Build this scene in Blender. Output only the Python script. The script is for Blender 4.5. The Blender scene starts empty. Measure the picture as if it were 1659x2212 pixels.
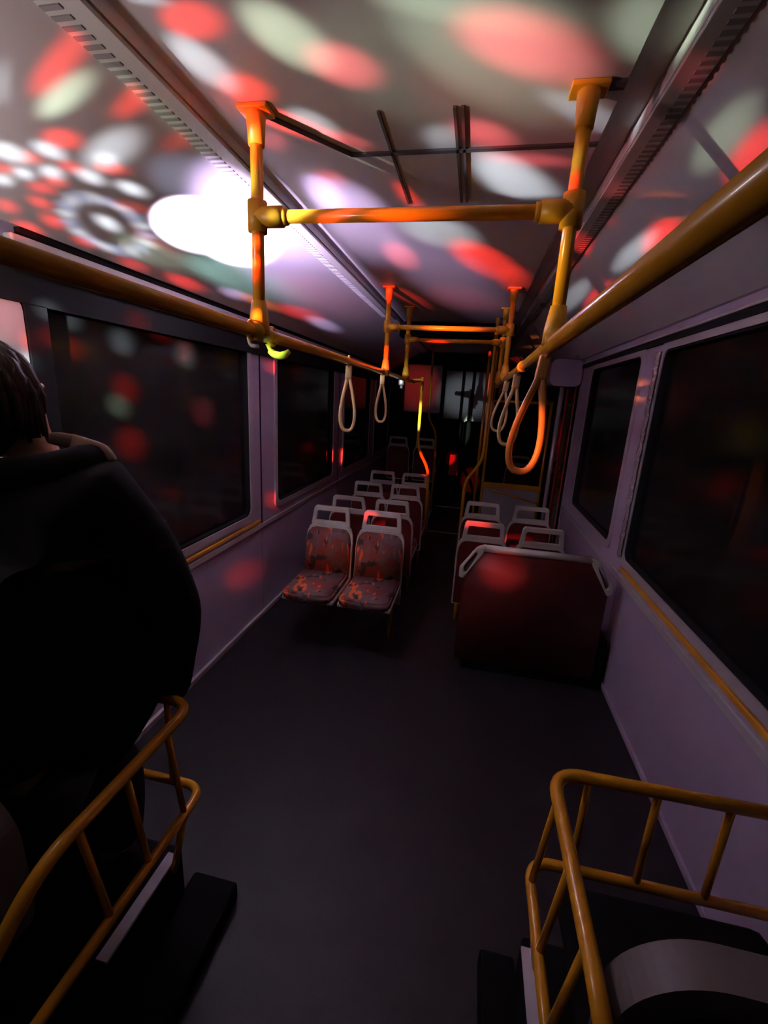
import bpy, bmesh, math, random
from mathutils import Vector, Matrix
random.seed(7)
PI = math.pi
sc = bpy.context.scene
C = sc.collection

# ------------------------------------------------------------------ camera
cam_d = bpy.data.cameras.new('camera')
cam = bpy.data.objects.new('camera', cam_d); C.objects.link(cam)
cam_d.sensor_fit = 'VERTICAL'; cam_d.sensor_height = 36.0
cam_d.lens = 955.0 / 2212.0 * 36.0
cam_d.clip_start = 0.02
EYE = Vector((0, 0, 1.62))
yaw, pit, rol = math.radians(-10.593), math.radians(-14.598), math.radians(3.176)
fw = Vector((math.sin(yaw)*math.cos(pit), math.cos(yaw)*math.cos(pit), math.sin(pit)))
rt = fw.cross(Vector((0, 0, 1))).normalized(); up = rt.cross(fw)
r2 = rt*math.cos(rol) + up*math.sin(rol); u2 = up*math.cos(rol) - rt*math.sin(rol)
cam.matrix_world = Matrix.Translation(EYE) @ Matrix((r2, u2, -fw)).transposed().to_4x4()
sc.camera = cam
sc.view_settings.view_transform = 'Standard'; sc.view_settings.look = 'None'
sc.view_settings.exposure = 0.55; sc.view_settings.gamma = 1.0
sc.view_settings.use_curve_mapping = False
sc.cycles.use_denoising = True
sc.cycles.max_bounces = 7
sc.cycles.sample_clamp_indirect = 40.0
sc.cycles.caustics_reflective = False; sc.cycles.caustics_refractive = False

# ------------------------------------------------------------------ night outside
w = bpy.data.worlds.new('night'); sc.world = w; w.use_nodes = True
w.node_tree.nodes['Background'].inputs[0].default_value = (0.010, 0.009, 0.013, 1)
w.node_tree.nodes['Background'].inputs[1].default_value = 0.35

# ------------------------------------------------------------------ the disco lamp's beams
LAMP = Vector((-1.17, 0.70, 1.86))
RED = (1.0, 0.035, 0.02); PINK = (1.0, 0.13, 0.15); WHT = (0.82, 0.92, 1.0); GRN = (0.80, 1.0, 0.72)
LIL = (0.76, 0.56, 1.0); VIO = (0.55, 0.35, 1.0); TEAL = (0.45, 0.95, 0.85); YEL = (1.0, 0.75, 0.25); ORG = (1.0, 0.22, 0.04)
BLU = (0.55, 0.68, 1.0); HOT = (0.92, 0.78, 1.0)
GAIN = 26.0; SPOT = 0.9
def beam(p, n, a, b, col, val, blend=0.8, name='disco_beam'):
    """a spot of the lamp aimed at point p of a surface with normal n; a, b: half axes of the lit patch (3-D vectors)"""
    p = Vector(p); a = Vector(a); b = Vector(b); n = Vector(n).normalized()
    d = p - LAMP; L = d.length; z = d / L
    ta = (a - z*a.dot(z)) / L; tb = (b - z*b.dot(z)) / L
    e1 = z.orthogonal().normalized(); e2 = z.cross(e1)
    # principal axes of the projected ellipse
    A = ta.dot(e1); B = tb.dot(e1); Cc = ta.dot(e2); D = tb.dot(e2)
    S00 = A*A+B*B; S11 = Cc*Cc+D*D; S01 = A*Cc+B*D
    th = 0.5*math.atan2(2*S01, S00-S11)
    m = (S00+S11)/2; dd = math.sqrt(((S00-S11)/2)**2+S01**2)
    s1 = math.sqrt(max(m+dd, 1e-8)); s2 = math.sqrt(max(m-dd, 1e-8))
    x = e1*math.cos(th)+e2*math.sin(th); y = z.cross(x)
    ld = bpy.data.lights.new(name, 'SPOT'); o = bpy.data.objects.new(name, ld); C.objects.link(o)
    ld.color = col; ld.shadow_soft_size = 0.012
    cosn = max(abs(z.dot(n)), 0.12)
    ld.energy = GAIN*val*L*L/cosn
    ld.spot_size = 2*math.atan(s1); ld.spot_blend = blend
    o.matrix_world = Matrix.Translation(LAMP) @ Matrix((x, y, -z)).transposed().to_4x4() @ Matrix.Diagonal((1, max(s2/s1, 0.12), 1, 1))
    return o
#BEAMS
# the lamp's lenses, plus broad weak washes added as ceiling fill: surface it hits, centre and half axes of the lit patch in metres, colour, strength
BEAMS = [
('c',(-1.206,1.081,2.160),(0.009,0.058,0.006),(-0.026,0.009,-0.017),WHT,2.295),
('c',(-1.155,1.147,2.193),(0.005,0.054,0.003),(-0.022,0.007,-0.014),WHT,2.295),
('c',(-1.115,1.153,2.220),(0.022,0.052,0.015),(-0.028,0.018,-0.018),RED,2.2),
('c',(-1.235,1.139,2.141),(0.007,0.031,0.005),(-0.020,0.009,-0.013),WHT,2.295),
('c',(-1.199,1.192,2.165),(0.006,0.038,0.004),(-0.022,0.009,-0.014),WHT,2.295),
('c',(-1.273,1.112,2.116),(0.006,0.027,0.004),(-0.018,0.008,-0.012),WHT,2.295),
('c',(-1.192,1.125,2.169),(0.012,0.031,0.008),(-0.018,0.011,-0.012),RED,1.8),
('c',(-1.247,1.099,2.134),(0.008,0.024,0.005),(-0.017,0.009,-0.011),RED,1.8),
('c',(-1.216,1.218,2.154),(0.011,0.033,0.007),(-0.015,0.010,-0.010),RED,1.8),
('c',(-1.163,1.219,2.188),(0.007,0.039,0.004),(-0.018,0.008,-0.012),RED,1.8),
('c',(-1.160,1.282,2.190),(0.005,0.056,0.003),(-0.020,0.008,-0.013),WHT,2.295),
('c',(-1.129,1.411,2.211),(0.009,0.065,0.006),(-0.021,0.012,-0.014),WHT,2.43),
('c',(-1.249,1.203,2.132),(0.012,0.038,0.008),(-0.018,0.011,-0.012),RED,1.8),
('c',(-1.287,1.230,2.108),(0.003,0.041,0.002),(-0.020,0.009,-0.013),RED,1.8),
('c',(-1.322,1.299,2.085),(-0.002,0.047,-0.001),(-0.025,0.009,-0.016),RED,1.8),
('c',(-1.333,1.167,2.077),(0.002,0.038,0.001),(-0.023,0.009,-0.015),RED,1.6),
('c',(-1.374,1.258,2.050),(0.001,0.058,0.001),(-0.028,0.012,-0.018),RED,1.9),
('c',(-1.073,1.270,2.247),(0.094,0.033,0.061),(-0.025,0.067,-0.016),WHT,1.2),
('c',(-1.098,1.276,2.230),(0.015,0.024,0.010),(-0.017,0.017,-0.011),WHT,2.025),
('c',(-1.112,1.310,2.222),(0.025,0.049,0.016),(-0.016,0.015,-0.011),RED,2),
('c',(-0.986,1.036,2.303),(0.118,-0.002,0.077),(-0.001,0.039,-0.000),RED,1.7),
('c',(-1.035,1.088,2.272),(0.087,0.016,0.057),(-0.010,0.039,-0.007),GRN,1.5),
('c',(-0.935,1.221,2.337),(0.091,0.011,0.059),(-0.005,0.041,-0.003),RED,1.3),
('c',(-0.939,1.407,2.334),(0.072,0.025,0.047),(-0.009,0.038,-0.006),RED,0.5),
('c',(-1.086,0.979,2.239),(0.008,0.010,0.005),(-0.049,0.035,-0.032),WHT,0.81),
('c',(-0.891,1.028,2.365),(0.048,0.027,0.032),(-0.013,0.028,-0.009),RED,0.3),
('c',(-1.256,1.442,2.127),(-0.004,0.066,-0.003),(-0.024,0.009,-0.016),WHT,2.295),
('c',(-1.345,1.430,2.069),(0.002,0.054,0.001),(-0.017,0.009,-0.011),RED,1.4),
('c',(-1.354,1.672,2.064),(0.003,0.097,0.002),(-0.024,0.016,-0.016),RED,1),
('c',(-1.342,1.973,2.072),(0.005,0.164,0.003),(-0.032,0.027,-0.021),RED,1.4),
('c',(-1.298,2.320,2.100),(0.015,0.148,0.010),(-0.031,0.038,-0.021),LIL,0.9),
('c',(-1.282,2.575,2.111),(0.013,0.298,0.009),(-0.032,0.039,-0.021),ORG,0.8),
('c',(-1.232,3.088,2.143),(0.042,0.433,0.027),(-0.050,0.090,-0.033),RED,0.9),
('c',(-1.228,3.561,2.146),(0.021,0.442,0.014),(-0.050,0.093,-0.033),LIL,0.8),
('c',(-1.176,1.464,2.180),(0.026,0.092,0.017),(-0.018,0.014,-0.012),RED,0.6),
('c',(-1.241,1.653,2.137),(-0.008,0.180,-0.005),(-0.018,0.008,-0.012),PINK,0.5),
('c',(-0.939,2.288,2.334),(0.118,1.485,0.077),(-0.296,0.238,-0.193),LIL,1.8),
('c',(-0.922,2.086,2.345),(0.097,0.599,0.063),(-0.149,0.146,-0.097),(.95,.72,1.0),1.6),
('c',(-0.969,2.046,2.314),(0.132,0.667,0.086),(-0.177,0.198,-0.115),VIO,0.9),
('c',(-1.212,2.239,2.156),(0.064,0.625,0.042),(-0.089,0.101,-0.058),TEAL,0.55),
('c',(-1.281,1.688,2.112),(0.009,0.247,0.006),(-0.059,0.039,-0.039),GRN,0.35),
('c',(-1.007,1.589,2.290),(0.067,0.296,0.044),(-0.095,0.073,-0.062),BLU,0.3),
('c',(-0.886,1.345,2.369),(0.023,0.357,0.015),(-0.078,0.011,-0.051),GRN,0.1),
('c',(-1.068,3.088,2.250),(0.103,1.002,0.067),(-0.129,0.224,-0.084),RED,0.12),
('c',(-1.260,1.629,2.125),(0.001,0.052,0.000),(-0.015,0.008,-0.009),WHT,2.025),
('c',(-1.287,1.631,2.108),(-0.012,0.056,-0.008),(-0.014,0.003,-0.009),BLU,1.5),
('c',(-1.310,1.608,2.092),(-0.018,0.056,-0.012),(-0.013,-0.000,-0.009),WHT,2.025),
('c',(-1.326,1.564,2.082),(-0.016,0.053,-0.011),(-0.013,0.000,-0.009),BLU,1.5),
('c',(-1.333,1.507,2.077),(-0.007,0.048,-0.005),(-0.014,0.004,-0.009),WHT,2.025),
('c',(-1.331,1.446,2.078),(0.004,0.039,0.003),(-0.014,0.008,-0.009),BLU,1.5),
('c',(-1.321,1.390,2.085),(0.012,0.031,0.008),(-0.012,0.010,-0.008),WHT,2.025),
('c',(-1.305,1.343,2.096),(0.014,0.027,0.009),(-0.012,0.010,-0.008),BLU,1.5),
('c',(-1.285,1.311,2.109),(0.009,0.030,0.006),(-0.012,0.008,-0.008),WHT,2.025),
('c',(-1.263,1.294,2.123),(0.000,0.034,0.000),(-0.012,0.004,-0.008),BLU,1.5),
('c',(-1.242,1.294,2.137),(-0.008,0.036,-0.005),(-0.011,0.001,-0.007),WHT,2.025),
('c',(-1.222,1.310,2.149),(-0.012,0.036,-0.008),(-0.011,-0.001,-0.007),BLU,1.5),
('c',(-1.207,1.342,2.159),(-0.010,0.038,-0.007),(-0.011,-0.000,-0.007),WHT,2.025),
('c',(-1.197,1.387,2.166),(-0.003,0.040,-0.002),(-0.012,0.003,-0.008),BLU,1.5),
('c',(-1.194,1.441,2.168),(0.007,0.038,0.005),(-0.012,0.008,-0.008),WHT,2.025),
('c',(-1.200,1.500,2.164),(0.015,0.034,0.010),(-0.012,0.012,-0.008),BLU,1.5),
('c',(-1.213,1.556,2.156),(0.017,0.035,0.011),(-0.012,0.014,-0.008),WHT,2.025),
('c',(-1.234,1.602,2.142),(0.012,0.042,0.008),(-0.013,0.012,-0.009),BLU,1.5),
('c',(-1.120,1.724,2.216),(0.054,0.199,0.035),(-0.092,0.095,-0.060),HOT,14),
('c',(-1.084,1.950,2.240),(0.054,0.248,0.035),(-0.099,0.112,-0.064),HOT,14),
('f',(-0.645,1.018,2.340),(0.073,0.030,0.000),(-0.048,0.054,0.000),RED,2),
('f',(-0.707,0.957,2.340),(0.056,0.020,0.000),(-0.015,0.015,0.000),WHT,0.9),
('f',(-0.696,1.132,2.340),(0.038,0.110,0.000),(-0.055,0.040,0.000),WHT,1.3),
('f',(-0.638,1.225,2.340),(0.068,0.040,0.000),(-0.041,0.055,0.000),RED,1.8),
('f',(-0.468,1.081,2.340),(0.077,0.116,0.000),(-0.062,0.056,0.000),GRN,1.15),
('f',(-0.374,1.175,2.340),(0.092,0.064,0.000),(-0.041,0.069,0.000),PINK,1.5),
('f',(-0.521,1.383,2.340),(0.067,0.077,0.000),(-0.039,0.057,0.000),WHT,0.9),
('f',(-0.452,1.466,2.340),(0.083,0.052,0.000),(-0.022,0.048,0.000),PINK,0.8),
('f',(-0.671,1.454,2.340),(0.042,0.028,0.000),(-0.038,0.060,0.000),PINK,0.7),
('f',(-0.575,1.698,2.340),(0.060,0.044,0.000),(-0.035,0.075,0.000),PINK,0.9),
('f',(0.021,1.159,2.340),(0.185,0.098,0.000),(-0.016,0.107,0.000),PINK,1.5),
('f',(-0.053,1.166,2.340),(0.267,0.234,0.000),(-0.072,0.169,0.000),GRN,0.35),
('f',(0.199,1.404,2.340),(0.167,0.126,0.000),(-0.003,0.061,0.000),WHT,0.45),
('f',(-0.099,1.041,2.340),(0.281,0.093,0.000),(-0.013,0.070,0.000),GRN,0.35),
('f',(0.255,1.141,2.340),(0.093,0.011,0.000),(0.043,0.126,0.000),GRN,0.5),
('f',(0.071,1.421,2.340),(0.460,0.308,0.000),(-0.035,0.363,0.000),PINK,0.1),
('f',(-0.207,1.205,2.340),(0.331,0.217,0.000),(-0.096,0.240,0.000),GRN,0.12),
('f',(-0.052,1.473,2.340),(0.106,0.060,0.000),(-0.010,0.077,0.000),PINK,1.2),
('f',(-0.166,1.486,2.340),(0.068,0.028,0.000),(-0.015,0.087,0.000),WHT,0.5),
('f',(0.054,1.758,2.340),(0.200,0.240,0.000),(-0.029,0.155,0.000),WHT,1.25),
('f',(0.074,1.619,2.340),(0.183,0.033,0.000),(0.004,0.049,0.000),PINK,0.8),
('f',(-0.318,1.871,2.340),(0.045,0.180,0.000),(-0.030,0.046,0.000),RED,1.3),
('f',(-0.251,2.188,2.340),(0.210,0.170,0.000),(-0.042,0.223,0.000),WHT,0.9),
('f',(-0.036,2.623,2.340),(0.226,0.345,0.000),(-0.034,0.278,0.000),RED,1.7),
('f',(-0.464,2.542,2.340),(0.083,0.214,0.000),(-0.070,0.200,0.000),PINK,1.2),
('f',(-0.581,2.085,2.340),(0.100,0.486,0.000),(-0.184,0.302,0.000),LIL,1.4),
('f',(-0.634,1.813,2.340),(0.038,0.182,0.000),(-0.077,0.103,0.000),LIL,2),
('f',(-0.568,3.490,2.340),(0.145,0.409,0.000),(-0.050,0.198,0.000),RED,0.45),
('f',(-0.166,3.539,2.340),(0.347,0.261,0.000),(-0.031,0.469,0.000),PINK,0.15),
('f',(0.149,2.985,2.340),(0.134,0.167,0.000),(-0.005,0.353,0.000),RED,0.6),
('f',(-0.256,2.872,2.340),(0.394,0.952,0.000),(-0.140,0.620,0.000),LIL,0.3),
('r',(0.589,1.396,2.232),(-0.015,-0.156,0.009),(0.041,0.006,-0.025),RED,1.6),
('r',(0.524,1.404,2.272),(-0.007,-0.194,0.004),(0.051,0.007,-0.031),GRN,0.4),
('r',(0.591,1.951,2.231),(-0.005,-0.214,0.003),(0.053,0.020,-0.032),RED,1.9),
('r',(0.569,2.170,2.244),(0.003,-0.320,-0.002),(0.043,0.024,-0.026),WHT,0.7),
('r',(0.417,2.454,2.337),(-0.012,-0.287,0.007),(0.040,-0.015,-0.024),RED,1.6),
('r',(0.610,2.837,2.219),(0.001,-0.395,-0.001),(0.048,0.041,-0.030),RED,1.5),
('r',(0.430,1.923,2.329),(-0.020,-0.230,0.012),(0.013,-0.005,-0.008),PINK,0.6),
('r',(0.421,1.263,2.335),(-0.006,-0.081,0.003),(0.016,-0.002,-0.010),PINK,0.45),
('r',(0.522,3.101,2.273),(0.005,-0.545,-0.003),(0.058,0.037,-0.036),WHT,0.4),
]
SURF = {'c': (.29, 0, -.445), 'f': (0, 0, -1), 'r': (-.293, 0, -.48)}
for s_, p_, a_, b_, c_, v_ in BEAMS: beam(p_, SURF[s_], a_, b_, c_, v_ * SPOT * (2.0 if c_ is HOT else 1), .4 if c_ is HOT else 1.0)
#ENDBEAMS
beam((-.62, 1.415, 1.735), (-1, -1, 0), (.03, 0, 0), (0, 0, .025), GRN, 4.0, 1)  # green beam added to brighten the lime clip
# beams standing in for spots reflected in the near left glass, and spots on the pale panel beside it: world Y, Z, radius
WINDOWSPOTS = [(1.30, 1.83, .05, WHT, 2.2), (1.30, 1.75, .05, RED, 3.0), (1.50, 1.79, .065, WHT, 2.4), (1.50, 1.64, .075, RED, 3.0), (1.46, 1.58, .06, GRN, 2.2), (1.84, 1.78, .075, WHT, 2.0),
               (1.95, 1.55, .10, PINK, 1.6), (1.50, 1.45, .09, RED, 2.4), (1.70, 1.86, .07, RED, 2.0), (1.23, 1.73, .055, RED, 1.6), (1.21, 1.67, .045, WHT, 1.8), (1.21, 1.60, .05, RED, 1.6), (1.17, 1.80, .12, PINK, .5)]
# beams that reach walls, rails and seats
beam((.25, 2.49, .68), (0, -1, 0), (.17, 0, 0), (0, 0, .15), RED, .5, 1)
beam((-.649, 1.3, 2.29), (-1, -.5, 0), (.07, 0, 0), (0, 0, .08), RED, 6, .9)
beam((-.20, 1.3, 2.085), (-.3, -1, 0), (.16, 0, 0), (0, 0, .03), ORG, 1.8, 1)
beam((-.649, 1.3, 2.19), (-1, -.5, 0), (.03, 0, 0), (0, 0, .06), GRN, 3.0, 1)
beam((-.64, 1.3, 1.96), (-1, -.5, 0), (.03, 0, 0), (0, 0, .05), RED, 3.0, .8)
beam((-.64, 3.2, 1.87), (-1, -1, 0), (.05, 0, 0), (0, 0, .10), RED, 5.0, .6)
beam((-.20, 3.2, 2.085), (-.3, -1, 0), (.25, 0, 0), (0, 0, .035), ORG, 3.5, 1)
beam((-.35, 3.85, 2.06), (-.3, -1, 0), (.12, 0, 0), (0, 0, .03), RED, 3.0, .8)
beam((-.54, 4.585, 1.45), (-.3, -1, 0), (.06, 0, 0), (0, 0, .16), GRN, 5.0, .8)
beam((-.45, 4.585, .98), (-.3, -1, 0), (.10, 0, 0), (0, 0, .14), RED, 7.0, .6)
beam((.18, 1.3, 1.95), (-1, -.3, 0), (.06, 0, 0), (0, 0, .16), YEL, 1.2, 1)
beam((.18, 2.1, 1.775), (-1, 0, 0), (.0, .12, 0), (0, 0, .05), ORG, 2.5, 1)
beam((.16, 1.33, 1.55), (-.3, -1, 0), (.10, 0, 0), (0, 0, .16), ORG, 1.6, 1)
beam((-1.39, 2.85, 1.78), (1, 0, 0), (0, .10, 0), (0, 0, .05), RED, 1.0, .8)
beam((-1.39, 2.83, .90), (1, 0, 0), (0, .10, 0), (0, 0, .07), RED, .9, .9)
beam((-1.39, 4.5, 1.0), (1, 0, 0), (0, .30, 0), (0, 0, .08), RED, 1.6, .9)
beam((-1.40, 2.50, .45), (1, 0, 0), (0, .28, 0), (0, 0, .05), RED, .35, 1)
beam((-.66, 2.98, .78), (0, -1, 0), (.12, 0, 0), (0, 0, .05), RED, 1.6, 1)
beam((-.80, 2.7, .50), (0, -1, .5), (.42, 0, 0), (0, 0, .32), ORG, .30, 1)
beam((.12, 3.0, .80), (0, -1, 0), (.14, 0, 0), (0, 0, .06), RED, 1.6, 1)
beam((-.95, 7.3, 1.80), (0, -1, 0), (.42, 0, 0), (0, 0, .45), RED, .2, 1)
beam((-.15, 7.3, 1.7), (0, -1, 0), (.6, 0, 0), (0, 0, .4), WHT, .12, 1)  # white beam added to brighten the pale far panel
beam((-.30, 7.0, .75), (0, -1, 0), (.12, 0, 0), (0, 0, .14), RED, .8, .6)
beam((.92, 5.1, 1.3), (-1, 0, 0), (0, .15, 0), (0, 0, .3), RED, .6, .8)
for y_, z_, r_, c_, v_ in WINDOWSPOTS: beam((-1.385, y_, z_), (1, 0, 0), (0, r_, 0), (0, 0, r_*.85), c_, v_*(1.9 if y_ > 1.25 else .8), 1)
# soft ambient fill added at the lamp's position
gd = bpy.data.lights.new('lamp_fill_glow', 'POINT'); go = bpy.data.objects.new('lamp_fill_glow', gd); C.objects.link(go)
gd.energy = 4.0; gd.color = (1.0, .84, .86); gd.shadow_soft_size = .06; go.location = LAMP

# ------------------------------------------------------------------ materials
def mat(name, col, rough=.5, metal=0., noise=0., nscale=30., bump=0., spec=.5, coat=0.):
    m = bpy.data.materials.new(name); m.use_nodes = True; nt = m.node_tree; b = nt.nodes['Principled BSDF']
    b.inputs['Base Color'].default_value = (*col, 1); b.inputs['Roughness'].default_value = rough
    b.inputs['Metallic'].default_value = metal; b.inputs['Specular IOR Level'].default_value = spec
    b.inputs['Coat Weight'].default_value = coat
    if noise or bump:
        tc = nt.nodes.new('ShaderNodeTexCoord'); n = nt.nodes.new('ShaderNodeTexNoise')
        n.inputs['Scale'].default_value = nscale; n.inputs['Detail'].default_value = 4
        nt.links.new(tc.outputs['Object'], n.inputs['Vector'])
        if noise:
            r = nt.nodes.new('ShaderNodeMapRange'); r.inputs[3].default_value = 1-noise; r.inputs[4].default_value = 1+noise
            nt.links.new(n.outputs[0], r.inputs[0])
            v = nt.nodes.new('ShaderNodeVectorMath'); v.operation = 'SCALE'; v.inputs[0].default_value = col
            nt.links.new(r.outputs[0], v.inputs['Scale']); nt.links.new(v.outputs[0], b.inputs['Base Color'])
        if bump:
            bp = nt.nodes.new('ShaderNodeBump'); bp.inputs['Strength'].default_value = bump; bp.inputs['Distance'].default_value = .004
            nt.links.new(n.outputs[0], bp.inputs['Height']); nt.links.new(bp.outputs[0], b.inputs['Normal'])
    return m
M = {}
M['panel'] = mat('lavender_grey_laminate', (.47, .40, .55), .42, noise=.03, nscale=6)
M['ceil'] = mat('ceiling_plastic', (.62, .60, .60), .55, noise=.03, nscale=3)
M['vent'] = mat('vent_strip_plastic', (.55, .55, .50), .5)
M['dark'] = mat('black_rubber', (.009, .009, .010), .85, spec=.2)
M['slot'] = mat('dark_slot', (.09, .08, .085), .8)
M['slat'] = mat('grey_vent_slot', (.28, .27, .26), .7)
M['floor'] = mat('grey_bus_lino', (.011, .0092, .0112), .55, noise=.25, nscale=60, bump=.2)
M['box'] = mat('black_box_lino', (.006, .006, .006), .9, noise=.2, nscale=60, spec=.15)
M['yel'] = mat('yellow_paint', (.80, .36, .02), .25, coat=.2)
M['yelp'] = mat('yellow_plastic_joint', (.78, .38, .02), .4)
M['strip'] = mat('orange_trim_strip', (.75, .34, .03), .45)
M['frame'] = mat('window_frame_grey', (.46, .43, .47), .4)
M['alu'] = mat('pale_aluminium', (.62, .60, .62), .35, .3)
M['white'] = mat('off_white_plastic', (.62, .62, .56), .4)
M['red'] = mat('dark_red_vinyl', (.11, .008, .007), .55, noise=.15, nscale=40, bump=.1)
M['grey'] = mat('grey_seat_shell', (.16, .14, .14), .5)
M['black'] = mat('black_cloth', (.006, .0055, .006), .9, noise=.2, nscale=50, spec=.15)
M['jean'] = mat('dark_blue_denim', (.03, .03, .055), .85, noise=.2, nscale=80)
M['hair'] = mat('dark_brown_hair', (.012, .006, .005), .6, noise=.5, nscale=25)
M['skin'] = mat('skin', (.55, .33, .25), .5)
M['tan'] = mat('pale_fleece_lining', (.40, .28, .24), .9, noise=.15, nscale=60, bump=.5)
M['strap'] = mat('cream_strap', (.72, .50, .22), .45)
M['straporange'] = mat('amber_strap', (.80, .36, .10), .4)
M['lime'] = mat('lime_plastic', (.70, .85, .08), .25, coat=.5)
M['nose'] = mat('white_nosing', (.85, .82, .88), .45)
M['dimwhite'] = mat('light_partition', (.45, .45, .47), .5)
M['deepred'] = mat('red_plastic_and_red_light', (.55, .03, .05), .4)
M['tape'] = mat('crumpled_clear_tape', (.75, .72, .72), .18, .55, bump=1.0, nscale=45)
M['tape'].node_tree.nodes['Bump'].inputs['Distance'].default_value = .03
M['disp'] = mat('grey_display_marks', (.30, .34, .32), .5)
# glass
def glassmat(name, tint, ior=1.52, rough=.03, scatter=0.):  # last argument: diffuse share added so aimed beams show like reflected spots
    m = bpy.data.materials.new(name); m.use_nodes = True; nt = m.node_tree; nt.nodes.clear()
    out = nt.nodes.new('ShaderNodeOutputMaterial'); mix = nt.nodes.new('ShaderNodeMixShader')
    fr = nt.nodes.new('ShaderNodeFresnel'); fr.inputs[0].default_value = ior
    t = nt.nodes.new('ShaderNodeBsdfTransparent'); t.inputs[0].default_value = (*tint, 1)
    g = nt.nodes.new('ShaderNodeBsdfGlossy'); g.inputs['Roughness'].default_value = rough
    nt.links.new(fr.outputs[0], mix.inputs[0]); nt.links.new(t.outputs[0], mix.inputs[1]); nt.links.new(g.outputs[0], mix.inputs[2])
    if scatter:
        m2 = nt.nodes.new('ShaderNodeMixShader'); m2.inputs[0].default_value = scatter; df = nt.nodes.new('ShaderNodeBsdfDiffuse'); df.inputs[0].default_value = (.6, .6, .6, 1)
        nt.links.new(mix.outputs[0], m2.inputs[1]); nt.links.new(df.outputs[0], m2.inputs[2]); mix = m2
    nt.links.new(mix.outputs[0], out.inputs[0]); return m
M['glass'] = glassmat('tinted_window_glass', (.35, .35, .36), 1.55, .12, .03)
M['glassr'] = glassmat('tinted_window_glass_matt', (.35, .35, .36), 1.25, .15, .012)
M['clear'] = glassmat('clear_partition_glass', (.9, .9, .9), 1.3)
# patterned moquette
def moquette():
    m = bpy.data.materials.new('patterned_moquette'); m.use_nodes = True; nt = m.node_tree; b = nt.nodes['Principled BSDF']
    b.inputs['Roughness'].default_value = .9
    tc = nt.nodes.new('ShaderNodeTexCoord')
    def nz(scale, lo, hi, stretch=(1,1,1), rot=0, off=0):
        mp = nt.nodes.new('ShaderNodeMapping'); mp.inputs['Scale'].default_value = stretch; mp.inputs['Rotation'].default_value = (0, rot, rot*.4)
        mp.inputs['Location'].default_value = (off, off, off)
        n = nt.nodes.new('ShaderNodeTexNoise'); n.inputs['Scale'].default_value = scale; n.inputs['Detail'].default_value = 2
        r = nt.nodes.new('ShaderNodeMapRange'); r.inputs[1].default_value = lo; r.inputs[2].default_value = hi
        nt.links.new(tc.outputs['Object'], mp.inputs[0]); nt.links.new(mp.outputs[0], n.inputs['Vector']); nt.links.new(n.outputs[0], r.inputs[0]); return r
    def mixc(f, a, bcol):
        x = nt.nodes.new('ShaderNodeMix'); x.data_type = 'RGBA'; nt.links.new(f.outputs[0], x.inputs[0])
        if isinstance(a, tuple): x.inputs[6].default_value = (*a, 1)
        else: nt.links.new(a.outputs[2], x.inputs[6])
        x.inputs[7].default_value = (*bcol, 1); return x
    c = mixc(nz(11, .45, .52), (.20, .055, .05), (.16, .10, .10))
    c = mixc(nz(13, .57, .62, (1,1,1), 0, 3.1), c, (.035, .03, .035))
    c = mixc(nz(8, .60, .64, (2.4, 1, .8), .8, 1.7), c, (.75, .12, .03))
    c = mixc(nz(8, .61, .65, (2.4, 1, .8), -.9, 5.2), c, (.70, .14, .04))
    nt.links.new(c.outputs[2], b.inputs['Base Color']); return m
M['moq'] = moquette()

# ------------------------------------------------------------------ mesh helpers
def link(name, bm, m, parent=None, smooth=False):
    me = bpy.data.meshes.new(name); bm.to_mesh(me); bm.free()
    if smooth:
        for p in me.polygons: p.use_smooth = True
    for x in (m if isinstance(m, (list, tuple)) else [m]): me.materials.append(x)
    o = bpy.data.objects.new(name, me); C.objects.link(o)
    if parent: o.parent = parent
    return o
def box(bm, x0, x1, y0, y1, z0, z1, bev=0, mi=0):
    r = bmesh.ops.create_cube(bm, size=1)
    vs = r['verts']
    for v in vs: v.co = Vector(((x0+x1)/2+v.co.x*(x1-x0), (y0+y1)/2+v.co.y*(y1-y0), (z0+z1)/2+v.co.z*(z1-z0)))
    fs = set(f for v in vs for f in v.link_faces)
    for f in fs: f.material_index = mi
    if bev:
        es = list(set(e for v in vs for e in v.link_edges))
        bmesh.ops.bevel(bm, geom=es, offset=bev, segments=3, affect='EDGES', profile=.5)
    return bm
def nb(): return bmesh.new()
def bx(*a, **k): return box(nb(), *a, **k)
def fillet(pts, r, seg=7, closed=False):
    pts = [Vector(p) for p in pts]; out = []; n = len(pts)
    for i, p in enumerate(pts):
        if not closed and i in (0, n-1): out.append(p); continue
        a = pts[i-1]; b = pts[(i+1) % n]; da = (a-p); db = (b-p)
        rr = min(r, da.length*.48, db.length*.48)
        A = p+da.normalized()*rr; B = p+db.normalized()*rr
        for k in range(seg+1):
            t = k/seg; out.append(A*(1-t)**2 + p*2*t*(1-t) + B*t*t)
    return out
def tube(bm, pts, r, seg=14, closed=False, flat=1.0):
    pts = [Vector(p) for p in pts]; n = len(pts); rings = []
    prev = None
    for i, p in enumerate(pts):
        if closed: t = (pts[(i+1) % n]-pts[i-1])
        else: t = pts[min(i+1, n-1)]-pts[max(i-1, 0)]
        t.normalize()
        if prev is None: u = t.orthogonal().normalized()
        else:
            u = prev-t*prev.dot(t); u.normalize()
        prev = u; v = t.cross(u)
        rr = r[i] if isinstance(r, (list, tuple)) else r
        rings.append([bm.verts.new(p+(u*math.cos(2*PI*k/seg)+v*math.sin(2*PI*k/seg)*flat)*rr) for k in range(seg)])
    for i in range(n if closed else n-1):
        A, B = rings[i], rings[(i+1) % n]
        for k in range(seg): bm.faces.new((A[k], A[(k+1) % seg], B[(k+1) % seg], B[k]))
    if not closed:
        bm.faces.new(rings[0][::-1]); bm.faces.new(rings[-1])
    return bm
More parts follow.
